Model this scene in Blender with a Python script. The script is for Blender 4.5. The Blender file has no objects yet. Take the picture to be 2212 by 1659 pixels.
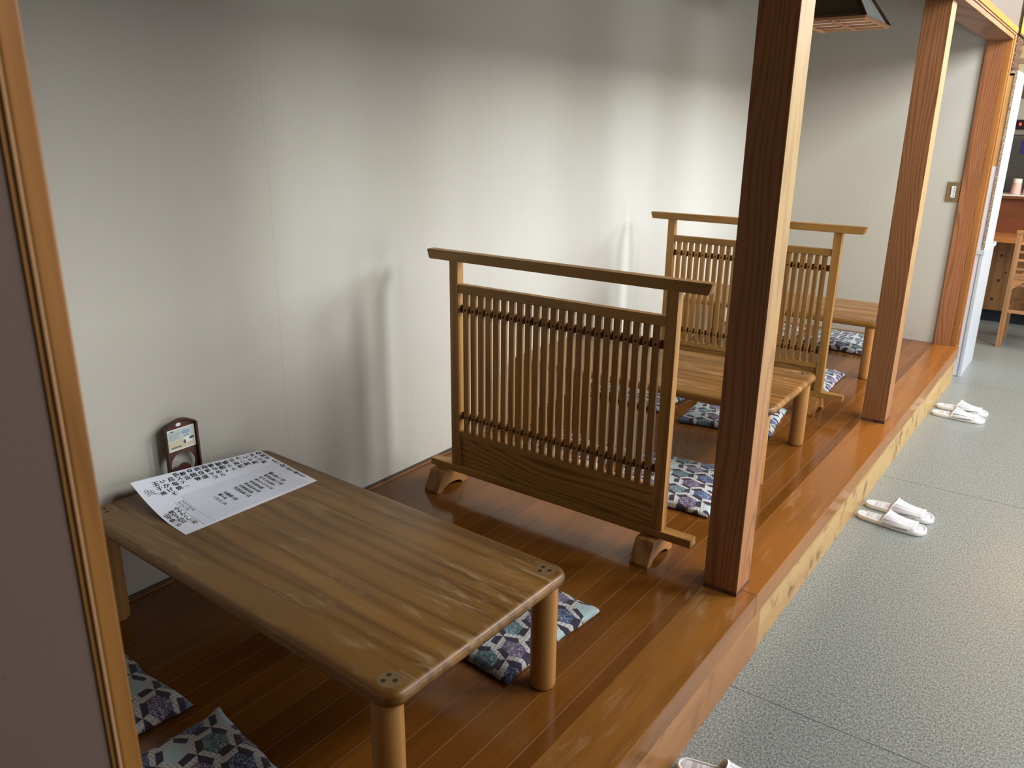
import bpy, bmesh, math, random
from mathutils import Vector, Matrix, noise as mnoise

random.seed(7)
PI = math.pi
scene = bpy.context.scene
COL = scene.collection

# ------------------------------------------------------------------ node helpers
class S:
    """A shader socket with arithmetic."""
    def __init__(s, nt, sock): s.nt, s.k = nt, sock
    def _m(s, op, *o):
        n = s.nt.nodes.new('ShaderNodeMath'); n.operation = op
        for i, v in enumerate((s,) + o):
            if isinstance(v, S): s.nt.links.new(v.k, n.inputs[i])
            else: n.inputs[i].default_value = v
        return S(s.nt, n.outputs[0])
    def __add__(s, o): return s._m('ADD', o)
    def __radd__(s, o): return s._m('ADD', o)
    def __sub__(s, o): return s._m('SUBTRACT', o)
    def __rsub__(s, o): return (s * -1) + o
    def __mul__(s, o): return s._m('MULTIPLY', o)
    def __rmul__(s, o): return s._m('MULTIPLY', o)
    def __truediv__(s, o): return s._m('DIVIDE', o)
    def floor(s): return s._m('FLOOR')
    def fract(s): return s._m('FRACT')
    def sin(s): return s._m('SINE')
    def abs(s): return s._m('ABSOLUTE')
    def sqrt(s): return s._m('SQRT')
    def pow(s, e): return s._m('POWER', e)
    def gt(s, o): return s._m('GREATER_THAN', o)
    def lt(s, o): return s._m('LESS_THAN', o)
    def mx(s, o): return s._m('MAXIMUM', o)
    def mn(s, o): return s._m('MINIMUM', o)
    def mod(s, o): return s._m('FLOORED_MODULO', o)
    def smooth(s, a, b, lo=0.0, hi=1.0):
        n = s.nt.nodes.new('ShaderNodeMapRange'); n.interpolation_type = 'SMOOTHSTEP'
        s.nt.links.new(s.k, n.inputs[0])
        for i, v in enumerate((a, b, lo, hi)): n.inputs[i + 1].default_value = v
        return S(s.nt, n.outputs[0])

class Mat:
    def __init__(m, name, rough=.5, spec=.5):
        m.mat = bpy.data.materials.new(name); m.mat.use_nodes = True
        m.nt = m.mat.node_tree; m.b = m.nt.nodes['Principled BSDF']
        m.b.inputs['Roughness'].default_value = rough
        m.b.inputs['Specular IOR Level'].default_value = spec
    def n(m, t, **kw):
        x = m.nt.nodes.new(t)
        for k, v in kw.items(): setattr(x, k, v)
        return x
    def link(m, a, b): m.nt.links.new(a.k if isinstance(a, S) else a, b)
    def coord(m, kind='Object'):
        return m.n('ShaderNodeTexCoord').outputs[kind]
    def xyz(m, vec):
        s = m.n('ShaderNodeSeparateXYZ'); m.link(vec, s.inputs[0])
        return [S(m.nt, s.outputs[i]) for i in range(3)]
    def vec(m, x, y, z=0.0):
        c = m.n('ShaderNodeCombineXYZ')
        for i, v in enumerate((x, y, z)):
            if isinstance(v, S): m.link(v, c.inputs[i])
            else: c.inputs[i].default_value = v
        return c.outputs[0]
    def rnd(m): return S(m.nt, m.n('ShaderNodeObjectInfo').outputs['Random'])
    def noise(m, vec, scale=1.0, detail=3.0, rough=.5, dist=0.0):
        x = m.n('ShaderNodeTexNoise'); m.link(vec, x.inputs['Vector'])
        x.inputs['Scale'].default_value = scale; x.inputs['Detail'].default_value = detail
        x.inputs['Roughness'].default_value = rough; x.inputs['Distortion'].default_value = dist
        return S(m.nt, x.outputs['Fac'])
    def vor(m, vec, scale=1.0, feature='F1', out='Distance'):
        x = m.n('ShaderNodeTexVoronoi', feature=feature); m.link(vec, x.inputs['Vector'])
        x.inputs['Scale'].default_value = scale
        return S(m.nt, x.outputs[out])
    def mix(m, f, a, b, mode='MIX'):
        x = m.n('ShaderNodeMix', data_type='RGBA', blend_type=mode)
        for i, v in ((0, f), (6, a), (7, b)):
            if isinstance(v, S): m.link(v, x.inputs[i])
            elif isinstance(v, (int, float)): x.inputs[i].default_value = v
            elif isinstance(v, (tuple, list)): x.inputs[i].default_value = (*v[:3], 1)
            else: m.link(v, x.inputs[i])
        return x.outputs[2]
    def col(m, c):
        if isinstance(c, (tuple, list)): m.b.inputs['Base Color'].default_value = (*c[:3], 1)
        else: m.link(c, m.b.inputs['Base Color'])
        return m
    def rough(m, r):
        m.link(r, m.b.inputs['Roughness']); return m
    def bump(m, h, strength=.2, dist=.001):
        x = m.n('ShaderNodeBump'); x.inputs['Strength'].default_value = strength
        x.inputs['Distance'].default_value = dist
        m.link(h, x.inputs['Height']); m.link(x.outputs[0], m.b.inputs['Normal']); return m

def plain(name, c, rough=.5, metal=0.0, var=.06, emit=None, es=1.0, spec=.5):
    m = Mat(name, rough, spec)
    v = m.noise(m.coord(), 9.0, 3.0)
    m.col(m.mix(v.smooth(.3, .7), tuple(x * (1 - var) for x in c), tuple(min(1, x * (1 + var)) for x in c)))
    m.b.inputs['Metallic'].default_value = metal
    if emit:
        m.b.inputs['Emission Color'].default_value = (*emit, 1); m.b.inputs['Emission Strength'].default_value = es
    return m.mat

def wood(name, dark, light, axis='z', rings=70, rough=.45, contrast=.75, wear=0.0, wearcol=(.6, .5, .38),
         boards=None, spec=.5, cath=.03, dirt=0.0, coat=0.0, lit_side=None):
    """Grain running along AXIS: warped growth rings cut by the surface, fine fibres, optional boards and scuffs."""
    m = Mat(name, rough, spec)
    o = m.xyz(m.coord()); r = m.rnd()
    L = {'x': 0, 'y': 1, 'z': 2}[axis]; A, B = [i for i in range(3) if i != L]
    a, b, l = o[A] + r * 7.3, o[B] + r * 3.1, o[L] + r * 11.0
    hue = None
    if boards:                                            # glued staves side by side across the grain
        q = o[A] / boards + 100.0
        idx = q.floor(); fr = q.fract()
        h = m.vec(idx * 1.37, r * 5.0, 0.0)
        wn = m.n('ShaderNodeTexWhiteNoise', noise_dimensions='3D'); m.link(h, wn.inputs[0])
        hue = S(m.nt, wn.outputs['Value']); a = a + hue * 5.0; l = l + hue * 9.0
    w1 = m.noise(m.vec(a * 5.0, b * 5.0, l * .6), 1.0, 2.0)
    w2 = m.noise(m.vec(a * 14.0, b * 14.0, l * 2.2 + 5.0), 1.0, 3.0)
    ca = (a + .37).mod(.23) - .115 if True else a
    rad = ((o[A] + (w1 - .5) * cath * 7).pow(2.0) if False else (a + (w1 - .5) * cath * 6)) * 1.0
    ph = rad * rings * 2.2 + (b * rings * .7) + w2 * 1.6 + w1 * 4.0
    ring = (ph.sin() * .5 + .5).pow(1.6)
    fib = m.noise(m.vec(a * 260.0, b * 260.0, l * 6.0), 1.0, 3.0, .6)
    pore = m.noise(m.vec(a * 120.0, b * 120.0, l * 2.5), 1.0, 2.0)
    t = ring * .42 * contrast + fib * .45 + pore * .3 + w1 * .25
    t = t - (.22 * contrast + .28)
    c = m.mix(t.smooth(.0, .75), light, dark)
    big = m.noise(m.vec(a * 2.0, b * 2.0, l * .9), 1.0, 3.0)
    c = m.mix(big.smooth(.35, .75) * .35, c, tuple(x * .62 for x in dark), 'MIX')
    if hue is not None:
        c = m.mix((hue - .5).abs() * .5, c, m.mix(hue.gt(.5), tuple(x * .7 for x in dark), tuple(min(1, x * 1.2) for x in light)))
        edge = (fr - .5).abs().smooth(.485, .5)
        c = m.mix(edge * .35, c, tuple(x * .5 for x in dark))
    if dirt:
        d = m.noise(m.coord(), 13.0, 5.0, .6)
        c = m.mix(d.smooth(.52, .7) * dirt, c, tuple(x * .35 for x in dark))
    if wear:                                              # rubbed pale scuffs, mostly along the grain
        s1 = m.noise(m.vec(a * 34.0, b * 34.0, l * 6.0), 1.0, 5.0, .65, .6)
        s2 = m.noise(m.vec(a * 5.0, b * 5.0, l * 3.0), 1.0, 3.0)
        f = s1.smooth(.50, .68) * s2.smooth(.40, .60)
        c = m.mix(f * wear, c, wearcol)
        m.rough(f * .25 + rough + (s2 - .5) * .14)
    if lit_side:                                             # window light painted into the colour of the window side, stronger higher up
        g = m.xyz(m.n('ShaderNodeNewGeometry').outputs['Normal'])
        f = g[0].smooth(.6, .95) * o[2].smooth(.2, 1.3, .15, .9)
        c = m.mix(f, c, m.mix(t.smooth(.1, .8), lit_side, tuple(x * .55 for x in lit_side)))
    m.col(c)
    m.bump(fib + ring * .4, .18, .0006)
    if coat:
        m.b.inputs['Coat Weight'].default_value = coat; m.b.inputs['Coat Roughness'].default_value = .12
    return m.mat

# ------------------------------------------------------------------ mesh helpers
def bm_obj(name, bm, mat, parent=None, loc=(0, 0, 0), smooth=False, angle=None):
    me = bpy.data.meshes.new(name); bmesh.ops.recalc_face_normals(bm, faces=bm.faces[:])
    bm.to_mesh(me); bm.free()
    if smooth or angle:
        for p in me.polygons: p.use_smooth = True
        if angle:
            try: me.set_sharp_from_angle(angle=math.radians(angle))
            except Exception: pass
    if mat: me.materials.append(mat)
    o = bpy.data.objects.new(name, me); COL.objects.link(o); o.location = loc
    if parent: o.parent = parent
    return o

def add_box(bm, x0, x1, y0, y1, z0, z1, bev=0.0, seg=2):
    t = bmesh.new()
    vs = [t.verts.new((x, y, z)) for x in (x0, x1) for y in (y0, y1) for z in (z0, z1)]
    for f in ((0, 1, 3, 2), (4, 6, 7, 5), (0, 4, 5, 1), (2, 3, 7, 6), (0, 2, 6, 4), (1, 5, 7, 3)):
        t.faces.new([vs[i] for i in f])
    if bev: bmesh.ops.bevel(t, geom=t.edges[:], offset=bev, segments=seg, affect='EDGES', profile=.7)
    merge(bm, t)

def merge(bm, t, M=None):
    t.verts.index_update()
    mp = [bm.verts.new(M @ v.co if M else v.co) for v in t.verts]
    for f in t.faces:
        try: bm.faces.new([mp[v.index] for v in f.verts])
        except ValueError: pass
    t.free()

def box(name, mat, x0, x1, y0, y1, z0, z1, parent=None, bev=.0015, **k):
    bm = bmesh.new(); add_box(bm, x0, x1, y0, y1, z0, z1, bev)
    return bm_obj(name, bm, mat, parent, **k)

def add_prism(bm, pts, axis, a0, a1, bev=0.0):
    """Polygon PTS (2D) extruded along AXIS from a0 to a1."""
    t = bmesh.new()
    def P(p, a): return {'x': (a, p[0], p[1]), 'y': (p[0], a, p[1]), 'z': (p[0], p[1], a)}[axis]
    A = [t.verts.new(P(p, a0)) for p in pts]; B = [t.verts.new(P(p, a1)) for p in pts]
    n = len(pts); t.faces.new(A[::-1]); t.faces.new(B)
    for i in range(n): t.faces.new((A[i], A[(i + 1) % n], B[(i + 1) % n], B[i]))
    bmesh.ops.recalc_face_normals(t, faces=t.faces[:])
    if bev:
        e = [e for e in t.edges if len(e.link_faces) == 2 and e.calc_face_angle(0) > .4]
        bmesh.ops.bevel(t, geom=e, offset=bev, segments=2, affect='EDGES')
    merge(bm, t)

def add_lathe(bm, prof, seg=32, cx=0, cy=0):
    rows = []
    for r, z in prof:
        rows.append([bm.verts.new((cx + r * math.cos(2 * PI * i / seg), cy + r * math.sin(2 * PI * i / seg), z)) for i in range(seg)])
    for a, b in zip(rows, rows[1:]):
        for i in range(seg): bm.faces.new((a[i], a[(i + 1) % seg], b[(i + 1) % seg], b[i]))
    bm.faces.new(rows[0][::-1]); bm.faces.new(rows[-1])

def tag(o, label=None, cat=None, group=None, kind=None):
    if label: o['label'] = label
    if cat: o['category'] = cat
    if group: o['group'] = group
    if kind: o['kind'] = kind
    return o

def thing(name, label, cat, loc=(0, 0, 0), rz=0.0, group=None):
    o = bpy.data.objects.new(name, None); COL.objects.link(o)
    o.location = loc; o.rotation_euler = (0, 0, rz); o.empty_display_size = .05
    return tag(o, label, cat, group)

def dup(root, loc, rz, label=None):
    def cp(o, par):
        c = o.copy(); COL.objects.link(c); c.parent = par
        for ch in [x for x in bpy.data.objects if x.parent == o and x != c]: cp(ch, c)
        return c
    r = cp(root, None); r.location = loc; r.rotation_euler = (0, 0, rz)
    if label: r['label'] = label
    return r

def structure(o):
    o['kind'] = 'structure'; return o

# ------------------------------------------------------------------ materials
H0 = -.231                                    # grey floor level; the raised wooden floor is z = 0
SCR = ((.24, .108, .018), (.52, .29, .078))
screen_x = wood('screen ash x', *SCR, axis='x', rings=60, rough=.42)
screen_z = wood('screen ash z', *SCR, axis='z', rings=60, rough=.42)
screen_y = wood('screen ash y', *SCR, axis='y', rings=50, rough=.42)
screen_panel = wood('screen panel ash', *SCR, axis='x', rings=90, rough=.42, contrast=1.5, cath=.12)
slat_m = wood('screen slat', (.24, .105, .020), (.50, .275, .075), axis='z', rings=60, rough=.45)
batten_m = wood('screen batten', (.11, .045, .013), (.24, .11, .035), axis='x', rings=60, rough=.5)
nail_m = plain('dark nail', (.012, .012, .015), .4, .6)
table_m = wood('table rubberwood', (.115, .044, .007), (.31, .155, .036), axis='x', rings=50, rough=.32, contrast=.8,
               boards=.072, wear=.8, wearcol=(.40, .28, .15))
leg_m = wood('table leg wood', (.30, .135, .028), (.52, .28, .082), axis='z', rings=40, rough=.4, contrast=.5)
inlay_m = plain('worn inlay', (.22, .135, .055), .4)
plug_m = plain('dark plug', (.035, .02, .014), .5)
post_m = wood('cedar post', (.21, .078, .027), (.43, .198, .080), axis='z', rings=120, rough=.5, contrast=.95, cath=.06, wear=.15, wearcol=(.45, .28, .16), lit_side=(.44, .275, .12))
jamb_m = wood('jamb wood', (.30, .115, .018), (.52, .235, .05), axis='z', rings=60, rough=.42, contrast=.8, cath=.1)
lintel_m = wood('lintel wood', (.10, .04, .018), (.27, .13, .07), axis='y', rings=26, rough=.5, contrast=1.0, cath=.1)
orange_y = wood('orange trim along', (.20, .07, .014), (.32, .13, .032), axis='y', rings=40, rough=.4)
edge_highlight = wood('painted edge highlight', (.50, .26, .10), (.72, .45, .22), axis='z', rings=40, rough=.3)  # pale tone paints in the highlight along the jamb bevel
casing_z = wood('casing upright', (.28, .12, .025), (.46, .22, .07), axis='z', rings=40, rough=.35)
thr_m = wood('threshold board', (.22, .080, .011), (.38, .160, .028), axis='y', rings=24, rough=.3, contrast=.55,
             wear=.38, wearcol=(.46, .30, .15), cath=.08, coat=.35)
riser_near = wood('riser board', (.33, .14, .035), (.52, .27, .10), axis='y', rings=30, rough=.35, contrast=.6, dirt=.25)
riser_far = wood('worn riser board', (.36, .20, .08), (.56, .36, .17), axis='y', rings=30, rough=.42, contrast=.7, dirt=.75)

# glossy plank floor: 75.7 mm planks running along y
def floor_mat():
    m = Mat('glossy plank floor', .16, .5)
    x, y, z = m.xyz(m.coord())
    q = (x - .046) / .0757 + 50.0
    idx, fr = q.floor(), q.fract()
    wn = m.n('ShaderNodeTexWhiteNoise', noise_dimensions='1D'); m.link(idx, wn.inputs['W'])
    h = S(m.nt, wn.outputs['Value'])
    yy = y + h * 13.0
    g = m.noise(m.vec(x * 90.0 + h * 50.0, yy * 2.2, 0.0), 1.0, 4.0, .6)
    g2 = m.noise(m.vec(x * 14.0 + h * 50.0, yy * 1.2, 3.0), 1.0, 3.0)
    c = m.mix(g.smooth(.3, .7) * .6 + g2.smooth(.3, .7) * .4, (.27, .103, .014), (.180, .062, .008))
    c = m.mix((h - .5).abs() * .7, c, m.mix(h.gt(.5), (.13, .042, .009), (.27, .105, .022)))
    line = (fr - .5).abs().smooth(.484, .493)
    c = m.mix(line * .9, c, (.36, .20, .10))
    m.col(c)
    sm = m.noise(m.coord(), 5.0, 4.0)
    m.rough(sm.smooth(.3, .8) * .10 + line * .35 + .11)
    m.bump(line * -1.0 + g * .03, .35, .0012)
    return m.mat

def vinyl_mat():
    m = Mat('speckled grey vinyl', .3, .5)
    x, y, z = m.xyz(m.coord())
    n1 = m.noise(m.vec(x * 190.0, y * 120.0, 0.0), 1.0, 4.0, .7)
    n2 = m.noise(m.vec(x * 330.0, y * 260.0, 2.0), 1.0, 2.0)
    n3 = m.noise(m.coord(), 1.6, 4.0)
    c = m.mix(n1.smooth(.38, .62), (.150, .168, .163), (.37, .40, .388))
    c = m.mix(n2.smooth(.56, .70) * .6, c, (.46, .49, .46))
    c = m.mix(n2.smooth(.30, .42, 1.0, 0.0) * .6, c, (.09, .10, .09))
    c = m.mix(n3.smooth(.35, .7) * .2, c, (.24, .245, .22))
    d = ((y - 2.140 - (x - 1.446) * .012) / 1.87 + 10.0)
    line = (d.fract() - .5).abs().smooth(.4988, .4996)
    c = m.mix(line * .85, c, (.035, .035, .03))
    m.col(c)
    m.rough(n3.smooth(.2, .8) * .12 + n1 * .10 + .22)
    m.bump(n1 * .5 + line * -1.0, .12, .0006)
    return m.mat

def plaster(name, c0, seams=True, stain=.5):
    m = Mat(name, .85, .25)
    x, y, z = m.xyz(m.coord())
    n1 = m.noise(m.coord(), 1.3, 5.0, .6)
    n2 = m.noise(m.coord(), 160.0, 2.0)
    c = m.mix(n1.smooth(.3, .75) * .35, c0, tuple(a * b for a, b in zip(c0, (.90, .89, .86))))
    sp = m.noise(m.coord(), 28.0, 2.0)
    c = m.mix(sp.smooth(.745, .77) * .45 * stain, c, tuple(a * .4 for a in c0))
    low = z.smooth(.0, .35, 1.0, 0.0)
    c = m.mix(low * m.noise(m.coord(), 42.0, 4.0).smooth(.52, .7) * .35 * stain, c, tuple(a * .55 for a in c0))
    if seams:
        d = ((y - 2.285 - m.noise(m.coord(), 1.5, 1.0) * .02) / 1.09 + 10.5)
        line = (d.fract() - .5).abs().smooth(.4982, .4999)
        c = m.mix(line * .22, c, tuple(a * .45 for a in c0))
    m.col(c); m.bump(n2, .10, .0006)
    return m.mat

wall_m = plaster('cream wall paper', (.60, .575, .51))
wall_back_m = plaster('cream wall paper back', (.56, .53, .465), seams=False)
taupe_m = plaster('taupe plaster', (.23, .158, .125), seams=False, stain=1.0)
taupe2_m = plaster('pale taupe plaster', (.17, .138, .118), seams=False)
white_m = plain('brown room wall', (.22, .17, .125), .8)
ceil_m = plain('ceiling board', (.16, .12, .085), .8)

# hexagonal patchwork print of the cushions
def cushion_mat():
    m = Mat('hexagon print cotton', .85, .25)
    x, y, z = m.xyz(m.coord()); r = m.rnd()
    px, py = (x + y * .22) / .100 + r * 9.0 + 40.0, (y - x * .06) / .080 + r * 5.0 + 40.0
    RX, RY = 1.0, 1.7320508
    ax, ay = px.mod(RX) - .5, py.mod(RY) - RY / 2
    bx, by = (px - .5).mod(RX) - .5, (py - RY / 2).mod(RY) - RY / 2
    useA = (ax * ax + ay * ay).lt(bx * bx + by * by)
    gx = ax * useA + bx * (1.0 - useA); gy = ay * useA + by * (1.0 - useA)
    ix, iy = px - gx, py - gy                        # cell id
    ds = [gx * math.cos(k * PI / 3) + gy * math.sin(k * PI / 3) for k in range(6)]
    de = ds[0].mx(ds[2]).mx(ds[4]); do = ds[1].mx(ds[3]).mx(ds[5])
    tt = 0.0
    for k in (0, 2, 4):
        sel = (de - ds[k]).lt(.0001)
        tt = sel * (gy * math.cos(k * PI / 3) - gx * math.sin(k * PI / 3)) + tt
    band_d = de.gt(.305) * de.gt(do) * tt.gt(-.17)
    band_w = de.mx(do).gt(.345) * (1.0 - band_d)
    rad = (gx * gx + gy * gy).sqrt()
    k1 = (ix * 2.0 + .5).floor(); k2 = (iy / (RY / 2) + .5).floor()
    row = (k2 + .01).mod(2.0).gt(.9)                  # alternate rows: purple/pale and navy/teal
    alt = ((k1 / 2.0).floor() + .01).mod(2.0).gt(.9)
    col = m.mix(row, m.mix(alt, (.125, .085, .165), (.43, .53, .54)), m.mix(alt, (.045, .075, .185), (.085, .175, .19)))
    sc = m.noise(m.vec(px * 6.0, py * 6.0, 0.0), 1.0, 2.0, .5, 1.6)
    lines = (sc - .5).abs().smooth(.012, .04, 1.0, 0.0)
    pale = row.lt(.5) * alt
    col = m.mix(lines * (.75 - pale * .62), col, (.62, .64, .68))
    wx = (px * 9.0).fract() - .5; wy = (py * 9.0).fract() - .5
    cross = ((wx.abs().lt(.10) * wy.abs().lt(.32)).mx(wy.abs().lt(.10) * wx.abs().lt(.32)))
    white = m.mix(cross * .75, (.60, .60, .57), (.16, .13, .15))
    white = m.mix(m.noise(m.coord(), 60.0, 2.0).smooth(.3, .7) * .3, white, (.45, .45, .44))
    c = m.mix(band_w, col, white)
    c = m.mix(band_d, c, (.055, .043, .066))
    m.col(c)
    m.bump(m.noise(m.coord(), 900.0, 2.0), .15, .0004)
    m.b.inputs['Sheen Weight'].default_value = .15
    return m.mat
cush_m = cushion_mat()

sole_m = plain('ivory sole rubber', (.88, .86, .80), .5, var=.03)
bind_m = plain('white binding', (.90, .89, .87), .6, var=.03)
def stripe_mat(name, dots, base=(.76, .74, .77)):
    m = Mat(name, .8, .3)
    x, y, z = m.xyz(m.coord())
    v = (y + z * .35) / .0125 + 20.0
    f = v.fract(); idx = v.floor()
    alt = (idx + .01).mod(2.0).gt(.9)
    line = (f - .5).abs().lt(.13)
    if dots:
        dash = (x / .0042).fract().lt(.55)
        thin = (f - .5).abs().lt(.10)
        c = m.mix(m.noise(m.vec(x * 3.0, y * 120.0, z * 120.0)).smooth(.35, .65), base, (.88, .88, .88))
        c = m.mix(thin * dash * (alt * .35 + .62), c, (.035, .03, .05))
    else:
        c = m.mix(m.noise(m.vec(x * 3.0, y * 120.0, z * 120.0)).smooth(.35, .65), base, (.90, .90, .90))
        c = m.mix(line * (alt * .4 + .55), c, (.16, .145, .165))
    m.col(c); m.bump(m.noise(m.coord(), 700.0, 2.0), .3, .0005)
    return m.mat
strap_dots = stripe_mat('dashed strap cloth', True)
strap_line = stripe_mat('lined strap cloth', False)
def insole_mat():
    m = Mat('striped insole cloth', .85, .2)
    x, y, z = m.xyz(m.coord())
    s = m.noise(m.vec(x * 55.0, 0.0, 0.0), 1.0, 1.0)
    c = m.mix(s.smooth(.42, .58), (.50, .47, .50), (.70, .69, .72))
    m.col(c); return m.mat
insole_m = insole_mat()

# ------------------------------------------------------------------ setting
W1, W2, POSTW = 1.296, 1.446, .104
Y_BACK, Y_NEAR = 5.905, .472
structure(box('platform_floor', floor_mat(), 0, W1, .30, Y_BACK, -.06, 0, bev=0))
structure(box('floor', vinyl_mat(), -.2, 3.7, -2.2, 9.7, H0 - .08, H0, bev=0))
structure(box('wall_left', wall_m, -.12, 0, .30, 6.05, H0, 2.35, bev=0))
structure(box('wall_back', wall_back_m, 0, W1 + .02, Y_BACK, 6.02, H0, 2.35, bev=0))
structure(box('wall_front', white_m, -.12, 1.30, .32, .44, H0, 2.35, bev=0))
structure(box('ceiling_platform', ceil_m, -.12, 1.31, .32, 6.02, 2.35, 2.42, bev=0))
# threshold: near and far board, each with its riser
yj = 2.283
structure(box('trim_1', thr_m, W1, W2, -2.1, yj - .0006, -.075, 0, bev=.003))
structure(box('trim_2', thr_m, W1, W2, yj + .0006, 5.907, -.075, 0, bev=.003))
structure(box('trim_3', riser_near, W1 + .02, W2 - .002, -2.1, 2.344, H0, -.0755, bev=.001))
structure(box('trim_4', riser_far, W1 + .02, W2 - .007, 2.346, 5.90, H0, -.0755, bev=.001))
structure(box('platform_base', riser_near, 0, W1 + .018, .3, 5.9, H0, -.0605, bev=0))
# base of left wall: dark strip painting in the shadow gap, and a thin pale bead
dark_m = plain('base gap shade', (.10, .085, .07), .6)
structure(box('base_gap_left', dark_m, 0, .006, .44, Y_BACK, 0, .012, bev=0))
structure(box('trim_5', casing_z, .006, .012, .44, Y_BACK, 0, .004, bev=0))
# near wall end with its wooden jamb
structure(box('wall_near', taupe_m, 1.31, 1.428, -2.1, .448, 0, 3.6, bev=0))
structure(box('trim_6', jamb_m, 1.296, 1.432, .4565, .474, .0, 1.85, bev=.002))
structure(box('trim_7', jamb_m, 1.296, 1.4295, .4485, .4530, .0, 1.87, bev=.0005))
structure(box('trim_13', edge_highlight, 1.296, 1.4315, .4531, .4564, .0, 1.87, bev=.001))  # strip coloured as the light line on the jamb edge
# upper wall and lintel
structure(box('wall_upper', taupe2_m, 1.31, 1.428, .448, 6.02, 1.85, 3.6, bev=0))
structure(box('trim_8', lintel_m, 1.296, 1.432, .474, 5.89, 1.826, 1.85, bev=.004))
structure(box('trim_9', lintel_m, 1.425, 1.436, .474, 5.93, 1.8505, 1.860, bev=.002))
structure(box('trim_10', orange_y, 1.425, 1.441, .474, 5.94, 1.8605, 1.892, bev=.002))
structure(box('trim_11', casing_z, 1.394, 1.430, 5.892, 5.936, 0, 1.849, bev=.003))
structure(box('trim_12', casing_z, 1.4305, 1.438, 5.915, 5.945, 0, 1.855, bev=.002))
structure(box('wall_kitchen', white_m, .80, .92, 6.02, 9.6, H0, 3.6, bev=0))
structure(box('wall_side', taupe2_m, .92, 1.31, 6.0, 6.02, 1.0, 3.6, bev=0))
structure(box('wall_far', white_m, .8, 3.6, 9.5, 9.62, H0, 3.6, bev=0))
structure(box('wall_behind', white_m, 1.3, 3.6, -2.2, -2.1, H0, 3.6, bev=0))
structure(box('ceiling', ceil_m, .8, 3.6, -2.2, 9.62, 3.6, 3.68, bev=0))
# window wall on the street side
WX = 3.5
wins = [(1.90, 2.60), (3.15, 3.90), (4.55, 5.40), (6.1, 7.4)]
ZW0, ZW1 = -.15, 3.32
bm = bmesh.new()
ys = [-2.2] + [v for w in wins for v in w] + [9.62]
for i in range(0, len(ys), 2): add_box(bm, WX, WX + .1, ys[i], ys[i + 1], H0, 3.6)
for a, b in wins:
    add_box(bm, WX, WX + .1, a, b, H0, ZW0); add_box(bm, WX, WX + .1, a, b, ZW1, 3.6)
structure(bm_obj('wall_right', bm, white_m))
fr_m = plain('window frame', (.25, .16, .08), .5)
for i, (a, b) in enumerate(wins):
    bm = bmesh.new()
    for y0, y1 in ((a, a + .04), ((a + b) / 2 - .02, (a + b) / 2 + .02), (b - .04, b)): add_box(bm, WX + .02, WX + .07, y0, y1, ZW0, ZW1)
    add_box(bm, WX + .02, WX + .07, a, b, ZW0, ZW0 + .04); add_box(bm, WX + .02, WX + .07, a, b, ZW1 - .04, ZW1)
    add_box(bm, WX + .02, WX + .07, a, b, 1.25, 2.1)
    structure(bm_obj('window_%d' % (i + 1), bm, fr_m))
    for z0, z1, en in ((2.12, 3.28, (30, 62, 80, 92)[i]), (-.1, 1.2, (9, 15, 20, 18)[i])):
        L = bpy.data.lights.new('window_light', 'AREA'); L.shape = 'RECTANGLE'
        L.size = z1 - z0; L.size_y = b - a - .1
        L.energy = en; L.color = (.91, .96, 1.0)
        lo = bpy.data.objects.new('window_light', L); COL.objects.link(lo)
        lo.location = (WX - .01, (a + b) / 2, (z0 + z1) / 2); lo.rotation_euler = (0, PI / 2, 0)
for i, (ly, en) in enumerate(((3.0, 10), (5.4, 14))):  # unseen ceiling panels, added to raise contrast on the upper wall
    cl = thing('added_ceiling_light', ('unseen square ceiling light panel added over the aisle', 'unseen square ceiling light panel added near the kitchen end of the aisle')[i], 'lamp', (2.55, ly, 3.56))
    box('light_frame', fr_m, -.32, .32, -.32, .32, .0, .039, cl, bev=.002)
    box('light_diffuser', plain('light diffuser', (.8, .8, .78), .5), -.30, .30, -.30, .30, -.006, -.0005, cl, bev=0)
    L = bpy.data.lights.new('added_ceiling_lamp', 'AREA'); L.size = .6; L.energy = en; L.color = (1, .93, .82)
    lo = bpy.data.objects.new('added_ceiling_lamp', L); COL.objects.link(lo); lo.location = (2.55, ly, 3.54)

# ------------------------------------------------------------------ posts
def post(y, label):
    t = thing('wooden_post', label, 'post', (W1 + POSTW / 2 + .0005, y + POSTW / 2, 0), group='square posts along the platform edge')
    h = POSTW / 2
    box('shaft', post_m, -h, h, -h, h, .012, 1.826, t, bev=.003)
    box('scuffed_foot', post_foot, -h, h, -h, h, 0, .012, t, bev=.001)
    return t
post_foot = wood('scuffed post foot', (.05, .025, .02), (.20, .09, .05), axis='z', rings=30, rough=.6, dirt=.6)
post(2.2346, 'square cedar post nearest the camera, its foot on the board joint')
post(4.0705, 'square cedar post beyond the far lattice screen, before the white slippers')
t = thing('door_post', 'square cedar post against the end wall beside the light switch', 'post', (1.297, 5.89, 0), group='square posts along the platform edge')
box('shaft', post_m, 0, .0965, 0, .11, 0, 1.826, t, bev=.002)

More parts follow.
